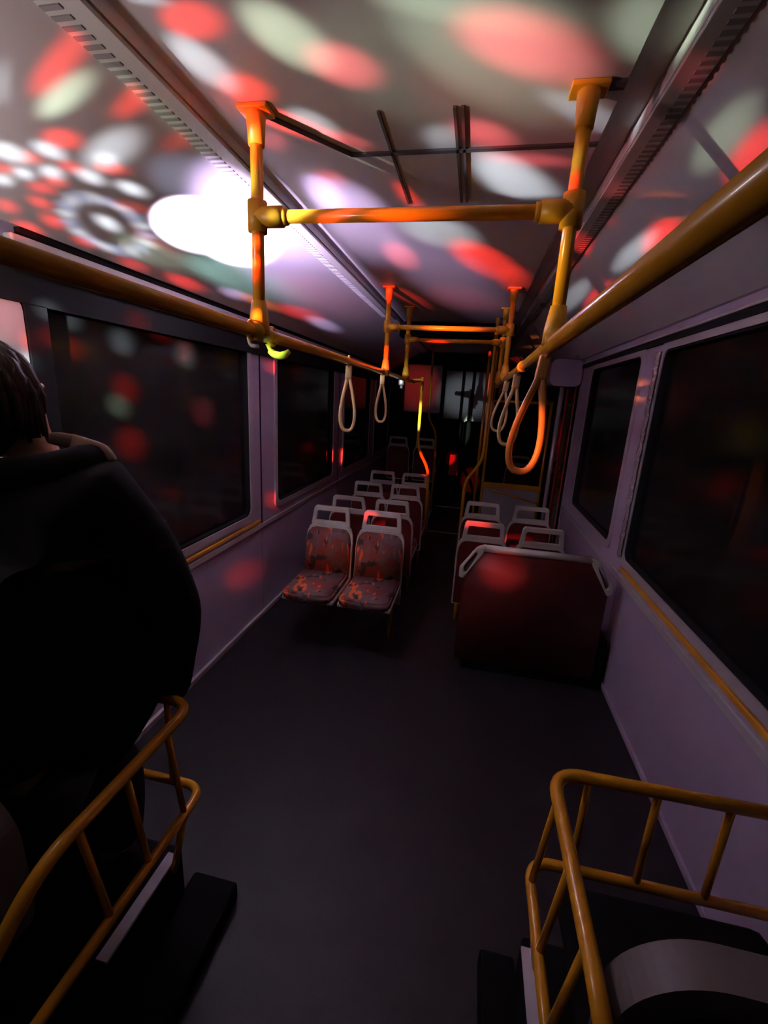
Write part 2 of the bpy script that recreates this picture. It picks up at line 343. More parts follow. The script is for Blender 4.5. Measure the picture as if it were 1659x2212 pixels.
def prism(bm, outline, d0, d1, axis='y', holes=None):
    """outline: list of (a, b); extruded between d0 and d1 along axis"""
    def P(a, b, d): return {'y': (a, d, b), 'x': (d, a, b), 'z': (a, b, d)}[axis]
    lo = [bm.verts.new(P(a, b, d0)) for a, b in outline]; hi = [bm.verts.new(P(a, b, d1)) for a, b in outline]
    n = len(outline)
    if not holes:
        bm.faces.new(lo[::-1]); bm.faces.new(hi)
    for i in range(n): bm.faces.new((lo[i], lo[(i+1) % n], hi[(i+1) % n], hi[i]))
    return lo, hi
def ringprism(bm, outer, inner, d0, d1, axis='y'):
    """frame between two outlines with equal point counts"""
    a0, a1 = prism(bm, outer, d0, d1, axis, True); b0, b1 = prism(bm, inner, d0, d1, axis, True)
    n = len(outer)
    for i in range(n):
        j = (i+1) % n
        bm.faces.new((a0[j], a0[i], b0[i], b0[j])); bm.faces.new((a1[i], a1[j], b1[j], b1[i]))
    bmesh.ops.recalc_face_normals(bm, faces=bm.faces)
    return bm
def rrect(x0, x1, z0, z1, r, seg=5):
    out = []
    for cx, cz, a0 in ((x1-r, z1-r, 0), (x0+r, z1-r, 90), (x0+r, z0+r, 180), (x1-r, z0+r, 270)):
        for k in range(seg+1):
            a = math.radians(a0+90*k/seg); out.append((cx+r*math.cos(a), cz+r*math.sin(a)))
    return out
def tag(o, label=None, cat=None, group=None, kind=None):
    if label: o['label'] = label
    if cat: o['category'] = cat
    if group: o['group'] = group
    if kind: o['kind'] = kind
    return o
def thing(name, label, cat, loc=(0, 0, 0), rz=0, group=None):
    o = bpy.data.objects.new(name, None); C.objects.link(o); o.location = loc; o.rotation_euler = (0, 0, rz)
    o.empty_display_size = .05
    return tag(o, label, cat, group)
def struct(name, bm, m, label=None, cat=None, parent=None, smooth=False):
    o = link(name, bm, m, parent, smooth)
    if parent is None: tag(o, label, cat, None, 'structure')
    return o
def dup(root, loc, rz, label=None, group=None):
    r = root.copy(); C.objects.link(r); r.location = loc; r.rotation_euler = (0, 0, rz)
    if label: r['label'] = label
    if group: r['group'] = group
    for ch in [c for c in C.objects if c.parent is root]:
        c = ch.copy(); C.objects.link(c); c.parent = r
        for g in [q for q in C.objects if q.parent is ch]:
            d = g.copy(); C.objects.link(d); d.parent = c
    return r

# ------------------------------------------------------------------ setting
XL, XR, ZC, Y0, Y1 = -1.405, .92, 2.34, -1.3, 7.6
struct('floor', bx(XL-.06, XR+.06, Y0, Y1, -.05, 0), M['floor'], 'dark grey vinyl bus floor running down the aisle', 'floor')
struct('wall_back', bx(XL-.06, XR+.06, Y1, Y1+.06, -.05, 2.5), M['dark'], 'black far end wall of the bus', 'wall')
struct('wall_front', bx(XL-.06, XR+.06, Y0-.06, Y0, -.05, 2.5), M['dark'], 'dark end wall behind the viewer', 'wall')
# ceiling: extruded profile
prof = [(-1.405, 2.055), (-1.375, 2.055), (-1.375, 2.05), (-.93, 2.34), (-.82, 2.34), (-.82, 2.372), (-.745, 2.372), (-.745, 2.34), (.262, 2.34), (.262, 2.378), (.35, 2.378), (.35, 2.335), (.42, 2.335), (.90, 2.042), (.92, 2.042)]
bm = nb(); lo = [bm.verts.new((x, Y0, z)) for x, z in prof]; hi = [bm.verts.new((x, Y1, z)) for x, z in prof]
for i in range(len(prof)-1): bm.faces.new((lo[i], lo[i+1], hi[i+1], hi[i]))
lo2 = [bm.verts.new((x, Y0, z+.05)) for x, z in prof]; hi2 = [bm.verts.new((x, Y1, z+.05)) for x, z in prof]
for i in range(len(prof)-1): bm.faces.new((lo2[i+1], lo2[i], hi2[i], hi2[i+1]))
n_ = len(prof)-1
bm.faces.new((lo[0], hi[0], hi2[0], lo2[0])); bm.faces.new((lo[n_], lo2[n_], hi2[n_], hi[n_]))
for i in range(n_):
    bm.faces.new((lo[i], lo2[i], lo2[i+1], lo[i+1])); bm.faces.new((hi[i], hi[i+1], hi2[i+1], hi2[i]))
struct('ceiling', bm, M['ceil'], 'pale plastic bus ceiling with sloping coves lit by red and white disco spots', 'ceiling')
# walls with window openings
LW = [(1.245, 2.665), (3.03, 4.42), (4.76, 6.02), (6.32, 7.4)]
RW = [(-.9, 2.63), (2.885, 4.07)]
ZS, ZT = .775, 1.90
def wall(name, xin, side, wins, yend, panels, label):
    ZT = 1.955 if side > 0 else 1.90
    bm = nb(); xo = xin+side*.05
    a, b = min(xin, xo), max(xin, xo)
    ys = [Y0]+[v for w_ in wins for v in w_]+[yend]
    for i in range(0, len(ys), 2): box(bm, a, b, ys[i], ys[i+1], ZS, ZT)
    box(bm, a, b, Y0, yend, ZT, 2.06)
    pe = [Y0]+panels+[yend]
    for i in range(len(pe)-1): box(bm, a, b, pe[i]+.003, pe[i+1]-.003, 0, ZS)
    o = struct(name, bm, M['panel'], label, 'wall')
    bm = nb(); box(bm, min(xo, xo+side*.01), max(xo, xo+side*.01), Y0, yend, 0, ZS)
    link('panel_backing', bm, M['dark'], o)
    return o
wl = wall('wall_left', XL, -1, LW, Y1, [2.81, 4.6, 6.15], 'lavender grey left side wall with window pillars')
wr = wall('wall_right', XR, 1, RW, 4.42, [2.64], 'lavender grey right side wall with window pillars')
nwin = 0
def window(y0, y1, xin, side, label):
    global nwin; nwin += 1
    ZT = 1.955 if side > 0 else 1.90
    bm = nb()
    o_ = rrect(y0-.012, y1+.012, ZS-.012, ZT+.012, .05); i_ = rrect(y0+.028, y1-.028, ZS+.03, ZT-.03, .05)
    ringprism(bm, o_, i_, xin-side*.012, xin+side*.03, 'x')
    o = struct('window_%d' % nwin, bm, M['frame'], label, 'window')
    bm = nb(); s_o = rrect(y0+.027, y1-.027, ZS+.029, ZT-.029, .05); s_i = rrect(y0+.038, y1-.038, ZS+.04, ZT-.04, .045)
    ringprism(bm, s_o, s_i, xin-side*.006, xin+side*.03, 'x'); link('rubber_seal', bm, M['dark'], o)
    bm = nb(); prism(bm, rrect(y0+.02, y1-.02, ZS+.02, ZT-.02, .05), xin+side*.022, xin+side*.028, 'x')
    bmesh.ops.recalc_face_normals(bm, faces=bm.faces); link('pane', bm, M['glass'] if side < 0 else M['glassr'], o)
for (a, b), l in zip(LW, ('nearest left window beside the person in black', 'second left window', 'third left window', 'far left window')): window(a, b, XL, -1, l)
for (a, b), l in zip(RW, ('large right window nearest the viewer', 'narrow right window before the door')): window(a, b, XR, 1, l)
# pillar grooves, trims
bm = nb(); box(bm, XL-.001, XL+.004, 2.80, 2.812, .70, 1.99)
box(bm, XL-.001, XL+.004, 4.60, 4.608, .70, 1.99); struct('trim_1', bm, M['dark'], 'black seal grooves down the left window pillars', 'trim')
struct('trim_2', bx(XL, XL+.012, Y0, 7.4, .672, .705, bev=.003), M['alu'], 'pale ledge strip under the left windows', 'trim')
struct('trim_3', bx(XR-.012, XR, Y0, 4.42, .665, .70, bev=.003), M['alu'], 'pale ledge strip under the right windows', 'trim')
struct('trim_4', bx(XL, XL+.016, Y0, 2.76, .722, .742, bev=.004), M['strip'], 'orange strip on the left window sill', 'trim')
struct('trim_5', bx(XR-.016, XR, Y0, 2.60, .728, .752, bev=.004), M['strip'], 'orange strip on the right window sill', 'trim')
struct('trim_6', bx(XL, XL+.02, 1.24, 7.4, 2.030, 2.052), M['dark'], 'black groove under the left ceiling cove', 'trim')
bm = bx(XL, XL+.035, 1.20, 7.4, 1.935, 2.026, bev=.006); struct('trim_7', bm, M['ceil'], 'pale band above the left windows', 'trim')
struct('trim_8', bx(XL, XL+.018, Y0, 7.4, 1.838, 1.934), M['dark'], 'black header over the left windows', 'trim')
struct('trim_9', bx(XR-.018, XR, Y0, 4.42, 1.958, 1.985), M['dark'], 'dark header over the right windows', 'trim')
struct('trim_10', bx(XR-.022, XR-.002, Y0, 4.42, 1.99, 2.004, bev=.003), M['alu'], 'shiny edge over the right windows', 'trim')
struct('baseboard_left', bx(XL, XL+.022, 1.0, 5.4, 0, .035, bev=.004), M['alu'], 'pale strip along the left wall foot', 'baseboard')
struct('baseboard_right', bx(XR-.014, XR, 1.0, 4.42, 0, .03, bev=.004), M['panel'], 'grey strip along the right wall foot', 'baseboard')
# ceiling seams and vent strips
bm = nb(); box(bm, -.45, .262, 1.535, 1.552, 2.334, 2.342)
c0, c1 = Vector((-.655, 1.30, 2.338)), Vector((-.45, 1.543, 2.338)); tube(bm, [c0, c1], .008, 6)
box(bm, .20, .262, 1.28, 1.31, 2.333, 2.342)
struct('trim_11', bm, M['slot'], 'dark seam across the ceiling behind the first pole frame', 'trim')
for k, x in enumerate((-.325, -.127, -.107)):
    struct('trim_%d' % (12+k), bx(x-.004, x+.004, 1.34, 1.90, 2.334, 2.342), M['slot'], ('dark lengthwise ceiling seam left of the middle', 'left one of the twin dark ceiling seams', 'right one of the twin dark ceiling seams')[k], 'trim')
def vent(name, x0, x1, z, label):
    t = tag(link(name, bx(x0, x1, Y0, 4.4, z-.012, z-.001, bev=.002), M['vent']), label, 'vent', None, 'structure')
    bm = nb()
    y = .8
    while y < 4.3:
        xa, xb = (x0+.004, x0+.05) if x0 < 0 else (x1-.035, x1-.002)
        box(bm, xa, xb, y, y+.012, z-.0145, z-.010); y += .026
    link('slots', bm, M['slat'], t)
vent('trim_15', -.925, -.825, 2.34, 'long slotted vent strip beside the left cove')
vent('trim_16', .352, .42, 2.336, 'long slotted vent strip beside the right cove')
# light pillar panel at the far left, by the near window
struct('trim_20', bx(XL, XL+.018, 1.226, 1.30, .80, 1.84), M['dark'], 'black border strip beside the pale panel at the left edge', 'trim')
bm = nb(); prism(bm, rrect(.62, 1.222, .80, 1.865, .05), XL+.001, XL+.012, 'x'); bmesh.ops.recalc_face_normals(bm, faces=bm.faces)
struct('trim_17', bm, M['ceil'], 'pale round-cornered wall panel at the left edge', 'panel')
# floor edge strips and rear step
struct('trim_18', bx(-.42, .05, 5.38, 5.42, .0, .006), M['nose'], 'near pale strip across the aisle floor', 'trim')
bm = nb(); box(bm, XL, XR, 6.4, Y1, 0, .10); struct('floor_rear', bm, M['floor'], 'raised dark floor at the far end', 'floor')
struct('trim_19', bx(-.42, .05, 6.37, 6.41, .10, .106), M['nose'], 'far pale strip on the rear step edge', 'trim')

# ------------------------------------------------------------------ handrails
def rail(name, x, z, y0, y1, label, clips):
    t = thing(name, label, 'handrail', (x, y0, z))
    link('tube', tube(nb(), [(0, 0, 0), (0, y1-y0, 0)], .0185, 18), M['yel'], t, True)
    for y in (0, y1-y0): link('end_cap', tube(nb(), [(0, y-.012, 0), (0, y+.012, 0)], .022, 16), M['yelp'], t, True)
    for y in clips:
        b = tube(nb(), [(0, y-y0-.03, 0), (0, y-y0+.03, 0)], .0225, 16)
        link('collar', b, M['yelp'], t, True)
    return t
rail('handrail', -.655, 1.785, -.9, 4.7, 'long yellow overhead handrail along the left windows', (1.3,))
rail('handrail', .18, 1.775, -.9, 4.3, 'long yellow overhead handrail along the right of the aisle', (2.05,))
def stanchion(x, y, lab, side):
    t = thing('stanchion', lab, 'pole', (x, y, 1.785))
    h = ZC-1.785
    link('pole', tube(nb(), [(0, 0, .01), (0, 0, h-.004)], .0170, 18), M['yel'], t, True)
    fl = nb(); tube(fl, [(0, 0, h-.085), (0, 0, h-.02), (0, 0, h-.004)], [.0215, .0255, .0255], 18); box(fl, -.042, .042, -.03, .03, h-.012, h-.001, bev=.003)
    link('ceiling_flange', fl, M['yelp'], t, True)
    cb = nb(); tube(cb, [(0, 0, .262), (0, 0, .338)], .0265, 18); tube(cb, [(side*.0, 0, .30), (side*.075, 0, .30)], .0265, 18)
    link('tee_clamp', cb, M['yelp'], t, True)
    lc = nb(); tube(lc, [(0, 0, .085), (0, 0, .03), (0, 0, -.01)], [.020, .029, .030], 14); tube(lc, [(0, -.045, 0), (0, .045, 0)], .0255, 14)
    link('rail_clamp', lc, M['yelp'], t, True)
    return t
def frame(y, xa, xb, labs):
    stanchion(xa, y, labs[0], 1); stanchion(xb, y, labs[1], -1)
    t = thing('crossbar', labs[2], 'crossbar', ((xa+xb)/2, y, 2.085)); hw = (xb-xa)/2
    link('tube', tube(nb(), [(-hw+.03, 0, 0), (hw-.03, 0, 0)], .0165, 18), M['yel'], t, True)
    for s in (-1, 1): link('collar', tube(nb(), [(s*(hw-.072), 0, 0), (s*(hw-.088), 0, 0)], .0215, 16), M['yelp'], t, True)
frame(1.3, -.648, .185, ('big yellow pole at the left end of the nearest overhead frame', 'big yellow pole at the right end of the nearest overhead frame', 'nearest and largest yellow overhead crossbar'))
frame(3.2, -.645, .172, ('yellow pole at the left end of the second overhead frame', 'yellow pole at the right end of the second overhead frame', 'middle yellow crossbar glowing orange'))
frame(3.85, -.60, .165, ('thin yellow pole at the left end of the farthest overhead frame', 'thin yellow pole at the right end of the farthest overhead frame', 'farthest and lowest-looking yellow crossbar'))
t = thing('rail_bracket', 'small shiny metal bracket at the foot of the farthest left pole', 'bracket', (-.63, 3.85, 1.765))
link('bracket_body', bx(-.022, .022, -.03, .03, -.045, .01, bev=.01), M['alu'], t, True)
link('bolt', tube(nb(), [(0, 0, -.045), (0, 0, -.07)], .012, 10), M['alu'], t, True)

# grab handles
def handle(name, loc, rz, label, m, h=.27, wd=.075, th=.0065, tilt=0):
    t = thing(name, label, 'grab handle', loc, rz, 'strap handles on the overhead rails'); t.rotation_euler = (0, tilt, rz)
    r = nb(); pts = [(.0245*math.cos(a*PI/8), 0, .0245*math.sin(a*PI/8)) for a in range(16)]
    tube(r, [(0, p[0], p[2]) for p in pts], .0065, 8, True)
    link('rail_ring', r, m, t, True)
    link('clip', bx(-.0165, .0165, -.011, .011, -.085, -.02, bev=.006), m, t, True)
    pts = []
    for k in range(33):
        a = -PI/2+2*PI*k/32   # teardrop
        zz = math.cos(2*PI*k/32); s = math.sin(2*PI*k/32)
        f = (1-zz)/2
        pts.append((wd/2*s*(f**.75)*1.22+(.006 if s > 0 else -.006), 0, -.08-h*f))
    link('loop', tube(nb(), pts[:-1], th, 8, True, 1.5), m, t, True)
    return t
handle('grab_handle', (-.655, 2.30, 1.785), .15, 'cream strap handle hanging nearest on the left rail', M['strap'])
handle('grab_handle', (-.655, 3.16, 1.785), .15, 'cream strap handle hanging beneath the second left pole', M['strap'], .26, .07)
handle('grab_handle', (.18, 1.36, 1.775), .1, 'large amber strap handle hanging nearest on the right rail', M['straporange'], .27, .085, .0075, .10)
handle('grab_handle', (.18, 2.25, 1.775), .1, 'cream strap handle, middle of the three on the right rail', M['strap'], .27, .085, .0065, .05)
handle('grab_handle', (.18, 2.95, 1.775), .1, 'thin cream strap handle, farthest on the right rail', M['strap'], .25, .085, .006, .10)
t = thing('strap_clip', 'broken lime yellow clip under the nearest left pole', 'clip', (-.655, 1.40, 1.785))
r = nb(); tube(r, [(0, .0245*math.cos(a*PI/8), .0245*math.sin(a*PI/8)) for a in range(16)], .0075, 8, True); link('rail_ring', r, M['yelp'], t, True)
b = nb(); tube(b, fillet([(-.012, -.01, -.022), (.0, 0, -.052), (.035, .0, -.058), (.055, .01, -.040)], .015), [.007]*2+[.012]*14+[.010, .008], 10)
link('clip_tongue', b, M['lime'], t, True)
t = thing('strap_clip', 'pale yellow clip just left of the lime one under the pole', 'clip', (-.655, 1.265, 1.785))
r = nb(); tube(r, [(0, .0245*math.cos(a*PI/8), .0245*math.sin(a*PI/8)) for a in range(16)], .006, 8, True); link('rail_ring', r, M['yelp'], t, True)
link('clip_tongue', tube(nb(), fillet([(-.01, 0, -.02), (-.004, 0, -.042), (.02, 0, -.044)], .01), .006, 8), M['white'], t, True)

# ------------------------------------------------------------------ seats
def seat(label, group, loc, rz, aisle, fh=0.):
    t = thing('bus_seat', label, 'bus seat', loc, rz, group)
    W = .172
    lean = .16
    def lf(o, y0=0): # lean the back
        for v in o.data.vertices:
            if v.co.z > .38: v.co.y -= (v.co.z-.38)*lean
    # local: front is +y, back plane around y=-.02
    bm = nb()
    out = [(-W, .20), (W, .20), (W, .60)]
    out += [(W-.005, .66), (W-.022, .70), (W-.045, .722), (-W+.045, .722), (-W+.022, .70), (-W+.005, .66), (-W, .60)]
    prism(bm, out, -.035, 0.0, 'y')
    bmesh.ops.bevel(bm, geom=[e for e in bm.edges if abs(e.verts[0].co.y-e.verts[1].co.y) < 1e-5], offset=.006, segments=2, affect='EDGES')
    box(bm, -W, W, -.02, .40, .325, .355, bev=.012)
    bmesh.ops.subdivide_edges(bm, edges=[e for e in bm.edges if e.calc_length() > .1], cuts=3)
    o = link('shell', bm, M['white'], t); lf(o)
    bm = nb(); ringprism(bm, [(-W+.03, .715), (W-.03, .715), (W-.044, .83), (W-.056, .845), (-W+.056, .845), (-W+.044, .83)], [(-W+.062, .742), (W-.062, .742), (W-.068, .806), (W-.074, .812), (-W+.074, .812), (-W+.068, .806)], -.036, -.006, 'y')
    bmesh.ops.bevel(bm, geom=bm.edges[:], offset=.003, segments=2, affect='EDGES')
    o = link('top_handle', bm, M['white'], t); lf(o)
    bm = nb(); i = .011
    out = [(-W+i, .215), (W-i, .215), (W-i, .60), (W-i-.006, .65), (W-i-.022, .685), (W-i-.045, .70), (-W+i+.045, .70), (-W+i+.022, .685), (-W+i+.006, .65), (-W+i, .60)]
    prism(bm, out, -.045, -.030, 'y'); bmesh.ops.bevel(bm, geom=bm.edges[:], offset=.004, segments=2, affect='EDGES')
    bmesh.ops.recalc_face_normals(bm, faces=bm.faces)
    o = link('rear_cover', bm, M['red'], t); lf(o)
    bm = nb(); out = [(-W+i, .37), (W-i, .37), (W-i, .60), (W-i-.006, .65), (W-i-.022, .685), (W-i-.045, .70), (-W+i+.045, .70), (-W+i+.022, .685), (-W+i+.006, .65), (-W+i, .60)]
    prism(bm, out, -.005, .035, 'y'); bmesh.ops.bevel(bm, geom=bm.edges[:], offset=.012, segments=3, affect='EDGES')
    bmesh.ops.recalc_face_normals(bm, faces=bm.faces)
    o = link('back_cushion', bm, M['moq'], t, True); lf(o)
    bm = nb(); prism(bm, [(-W+.008, .02), (W-.008, .02), (W-.008, .39), (W-.03, .425), (0, .435), (-W+.03, .425), (-W+.008, .39)], .345, .40, 'z')
    bmesh.ops.bevel(bm, geom=bm.edges[:], offset=.014, segments=3, affect='EDGES'); bmesh.ops.recalc_face_normals(bm, faces=bm.faces)
    link('seat_cushion', bm, M['moq'], t, True)
    link('support_tube', tube(nb(), [(-W+.01, .16, .305), (W-.01, .16, .305)], .017, 12), M['yel'], t, True)
    if aisle: link('leg', tube(nb(), [(aisle*(W-.04), .16, .31), (aisle*(W-.04), .13, -fh)], .016, 12), M['yel'], t, True)
    else: link('leg', tube(nb(), fillet([(0, .16, .305), (.02, .10, .20), (-.02, .0, -fh)], .05), .013, 10), M['yel'], t, True)
    return t
# left row facing the viewer
SA, SW = -.555, -.925
g1 = 'seats on the left of the aisle'
seat('patterned seat facing the viewer, on the aisle side at the left', g1, (SA, 2.84, 0), PI, -1)
seat('patterned seat facing the viewer, beside the left wall', g1, (SW, 2.84, 0), PI, 0)
proto = seat('dark red seat back on the aisle side, second row on the left', g1, (SA, 3.40, 0), 0, 1)
protow = seat('dark red seat back on the window side, second row on the left', g1, (SW+.02, 3.40, 0), 0, 0)
for k, (y, dz) in enumerate(((4.07, 0), (4.74, 0))):
    n = ('third', 'fourth')[k]
    dup(proto, (SA, y, dz), 0, 'dark red seat back on the aisle side, %s row on the left' % n, g1)
    dup(protow, (SW+.02, y, dz), 0, 'dark red seat back on the window side, %s row on the left' % n, g1)
g2 = 'seats on the right of the aisle'
for k, y in enumerate((3.02, 3.64)):
    n = ('just behind the wide seat', 'before the yellow partition')[k]
    seat('red seat back with pale handle, aisle side, %s' % n, g2, (.143, y, 0), 0, -1) if k == 0 else dup(rproto, (.143, y, 0), 0, 'red seat back with pale handle, aisle side, %s' % n, g2)
    if k == 0: rproto = [o for o in C.objects if o.name.startswith('bus_seat')][-1]
    dup(protow, (.520, y, 0), 0, 'red seat back with pale handle, window side, %s' % n, g2)
for k, (x, y, z, l) in enumerate(((-1.06, 6.60, .22, 'far dim raised seat by the left windows'), (-.66, 6.60, .22, 'far dim raised seat on the left of the aisle'), (.66, 6.3, .10, 'far dim seat behind the partition on the right'))):
    dup(protow, (x, y, z), 0, l, 'dim seats at the far end')
tag(link('seat_plinth', bx(-1.30, -.45, 6.44, 7.05, .10, .215, bev=.01), M['box']), 'black raised plinth under the far left seats', 'plinth')
tag(link('seat_plinth', bx(.45, .84, 6.1, 6.39, .0, .10, bev=.01), M['box']), 'black plinth under the far right seat', 'plinth')
# wide seat back panel at the right
t = thing('wide_seat', 'wide dark red seat back with pale top bar and slotted corner handles', 'seat', (.43, 2.49, 0))
bm = nb(); out = [(-.405, .06), (.405, .06), (.405, .64), (.395, .67), (.325, .775), (.30, .785), (-.30, .785), (-.325, .775), (-.395, .67), (-.405, .64)]
prism(bm, out, 0, .07, 'y'); bmesh.ops.bevel(bm, geom=bm.edges[:], offset=.010, segments=3, affect='EDGES'); bmesh.ops.recalc_face_normals(bm, faces=bm.faces)
link('back_panel', bm, M['red'], t, True)
b = tube(nb(), fillet([(-.30, .02, .80), (.30, .02, .80)], .1), .022, 14, flat=1.0)
link('top_bar', b, M['white'], t, True)
for s in (-1, 1):
    bm = nb(); c = [(s*.285, .822), (s*.335, .80), (s*.425, .665), (s*.425, .615), (s*.398, .605), (s*.365, .66), (s*.295, .775)]
    cc = Vector((s*.372, .712)); inn = [(cc.x+(x-cc.x)*(.52 if i not in (0, 6) else .50), cc.y+(z-cc.y)*.62) for i, (x, z) in enumerate(c)]
    ringprism(bm, c, inn, -.006, .045, 'y'); bmesh.ops.bevel(bm, geom=bm.edges[:], offset=.005, segments=2, affect='EDGES')
    link('corner_handle', bm, M['white'], t)
link('seat_cushion', bx(-.39, .39, .07, .42, .33, .42, bev=.03), M['moq'], t, True)
link('base', bx(-.36, .46, .02, .40, 0, .32, bev=.01), M['box'], t)

# ------------------------------------------------------------------ curved poles and partition at the door
t = thing('curved_pole', 'curved yellow pole with orange glow rising from the last left seat', 'pole', (-.542, 4.585, 0))
link('pole', tube(nb(), fillet([(0, 0, 1.83), (0, 0, 1.12), (.135, 0, .91), (.145, 0, .0)], .12, 8), .0155, 14), M['yel'], t, True)
link('rail_joint', tube(nb(), [(0, 0, 1.80), (-.105, 0, 1.79)], .018, 12), M['yelp'], t, True)
t = thing('curved_pole', 'far thin curved yellow pole near the left rear seats', 'pole', (-.63, 6.35, 0))
link('pole', tube(nb(), fillet([(0, 0, 2.33), (0, 0, 1.36), (.13, 0, 1.17), (.14, 0, .10)], .12, 8), .015, 14), M['yel'], t, True)
t = thing('curved_pole', 'yellow pole kinked towards the aisle right of the last seats', 'pole', (.118, 4.22, 0))
link('pole', tube(nb(), fillet([(0, 0, 2.33), (0, 0, 1.10), (-.14, 0, .88), (-.15, 0, .0)], .08, 8), .016, 14), M['yel'], t, True)
t = thing('door_partition', 'yellow framed glass screen with pale lower panel facing the aisle by the door', 'partition', (.50, 5.25, 0))
for x in (-.325, -.40, .32): link('post', tube(nb(), [(x, 0, 0), (x, 0, 2.33 if x < 0 else 1.66)], .016, 12), M['yel'], t, True)
link('top_rail', tube(nb(), [(-.325, 0, 1.64), (.32, 0, 1.64)], .016, 12), M['yel'], t, True)
link('middle_rail', bx(-.325, .32, -.018, .018, .66, .72, bev=.008), M['yel'], t)
link('glass_panel', bx(-.31, .305, -.004, .004, .72, 1.62), M['clear'], t)
link('lower_panel', bx(-.31, .305, -.008, .008, .12, .66), M['dimwhite'], t)
link('diagonal_brace', tube(nb(), [(-.25, -.02, .64), (.32, -.02, .52)], .012, 10), M['yel'], t, True)
t = thing('door_mechanism_cover', 'pale grey rounded cover above the doorway behind the right window', 'cover', (.79, 4.50, 1.92))
bm = nb(); prism(bm, rrect(-.145, .125, -.12, .115, .055, 6), -.06, .9, 'y'); bmesh.ops.recalc_face_normals(bm, faces=bm.faces); link('housing', bm, M['panel'], t)
link('hinge_shaft', tube(nb(), [(.0, .1, -.12), (.0, .1, -1.85)], .02, 12), M['alu'], t, True)
# door leaves
t = tag(link('door_1', bx(.90, .94, 4.50, 4.54, .02, 2.02), M['frame']), 'dark glazed folding door past the narrow right window', 'door', None, 'structure')
bm = nb()
for y in (4.50, 4.90, 5.28): box(bm, .895, .93, y, y+.045, .02, 2.0, bev=.006)
for z in (.02, .92, 1.96): box(bm, .90, .925, 4.5, 5.3, z, z+.05)
link('door_frame', bm, M['deepred'], t); link('door_pane', bx(.905, .912, 4.53, 5.3, .06, 1.97), M['glass'], t)  # red light on the door frame is put into its colour
struct('wall_right_rear', bx(XR, XR+.05, 5.34, Y1, 0, 2.06), M['dark'], 'dark right wall past the door', 'wall')
# display box and rear end
t = thing('display_box', 'black overhead display box across the far ceiling', 'display', (-.24, 4.62, 2.27))
link('housing', bx(-.56, .54, -.06, .10, -.07, .068, bev=.012), M['dark'], t)
for x in (-.10, .06, .14): link('segment_mark', bx(x-.035, x+.03, -.064, -.058, -.005, .015), M['disp'], t)
t = thing('rear_window_panel', 'pale panel standing in for the reflecting far window, with dark bars', 'screen', (-.12, 7.42, 0))
link('screen_panel', bx(-.38, .42, 0, .03, 1.28, 2.08, bev=.02), M['dimwhite'], t)  # pale panel added in place of a window reflection
for x in (-.10, .06): link('bar', tube(nb(), [(x, -.03, 1.2), (x, -.03, 2.3)], .022, 10), M['dark'], t, True)
link('stand', bx(-.38, .42, 0, .04, .10, 1.28), M['box'], t)
t = thing('red_beam_panel', 'pale panel added at the far left end to catch the red beam', 'panel', (-.86, 7.42, 0))
link('board', bx(-.30, .30, 0, .03, 1.40, 2.15, bev=.02), M['dimwhite'], t); link('stand', bx(-.30, .30, 0, .04, .10, 1.40), M['box'], t)  # pale surface added for the red beam to land on
t = thing('red_box', 'small red box at the far end of the aisle', 'box', (-.235, 6.9, .10))
link('body', bx(-.07, .07, -.05, .05, .40, .72, bev=.01), M['deepred'], t); link('pedestal', bx(-.05, .05, -.04, .04, 0, .40), M['dark'], t)
for k, (x, y, z, l) in enumerate(((-.38, 7.22, 1.12, 'dark high-backed seat in silhouette at the far left end'), (.05, 7.22, 1.10, 'dark high-backed seat in silhouette before the pale panel'), (.50, 7.22, 1.08, 'dark high-backed seat in silhouette at the far right end'))):
    t = thing('high_back_seat', l, 'seat', (x, y, .10), 0, 'dark seats at the rear end')
    link('backrest', bx(-.20, .20, -.05, .05, .35, z+.12, bev=.045), M['black'], t, True); link('seat_base', bx(-.19, .19, .0, .2, 0, .42, bev=.03), M['black'], t, True)

# crumpled tape on the right pillar
bm = nb(); N = 60; g = []
for i in range(N+1):
    z = .80+1.12*i/N; row = []
    for j in range(5): row.append(bm.verts.new((XR-.016-.008*random.random()-(.006 if j in (1, 2, 3) else 0), 2.618+.05*j/4+.004*random.uniform(-1, 1), z)))
    g.append(row)
for i in range(N):
    for j in range(4): bm.faces.new((g[i][j], g[i][j+1], g[i+1][j+1], g[i+1][j]))
o = link('crumpled_tape', bm, M['tape'], None, True); sm = o.modifiers.new('thickness', 'SOLIDIFY'); sm.thickness = .002
tag(o, 'crumpled shiny tape running down the right window pillar', 'tape')

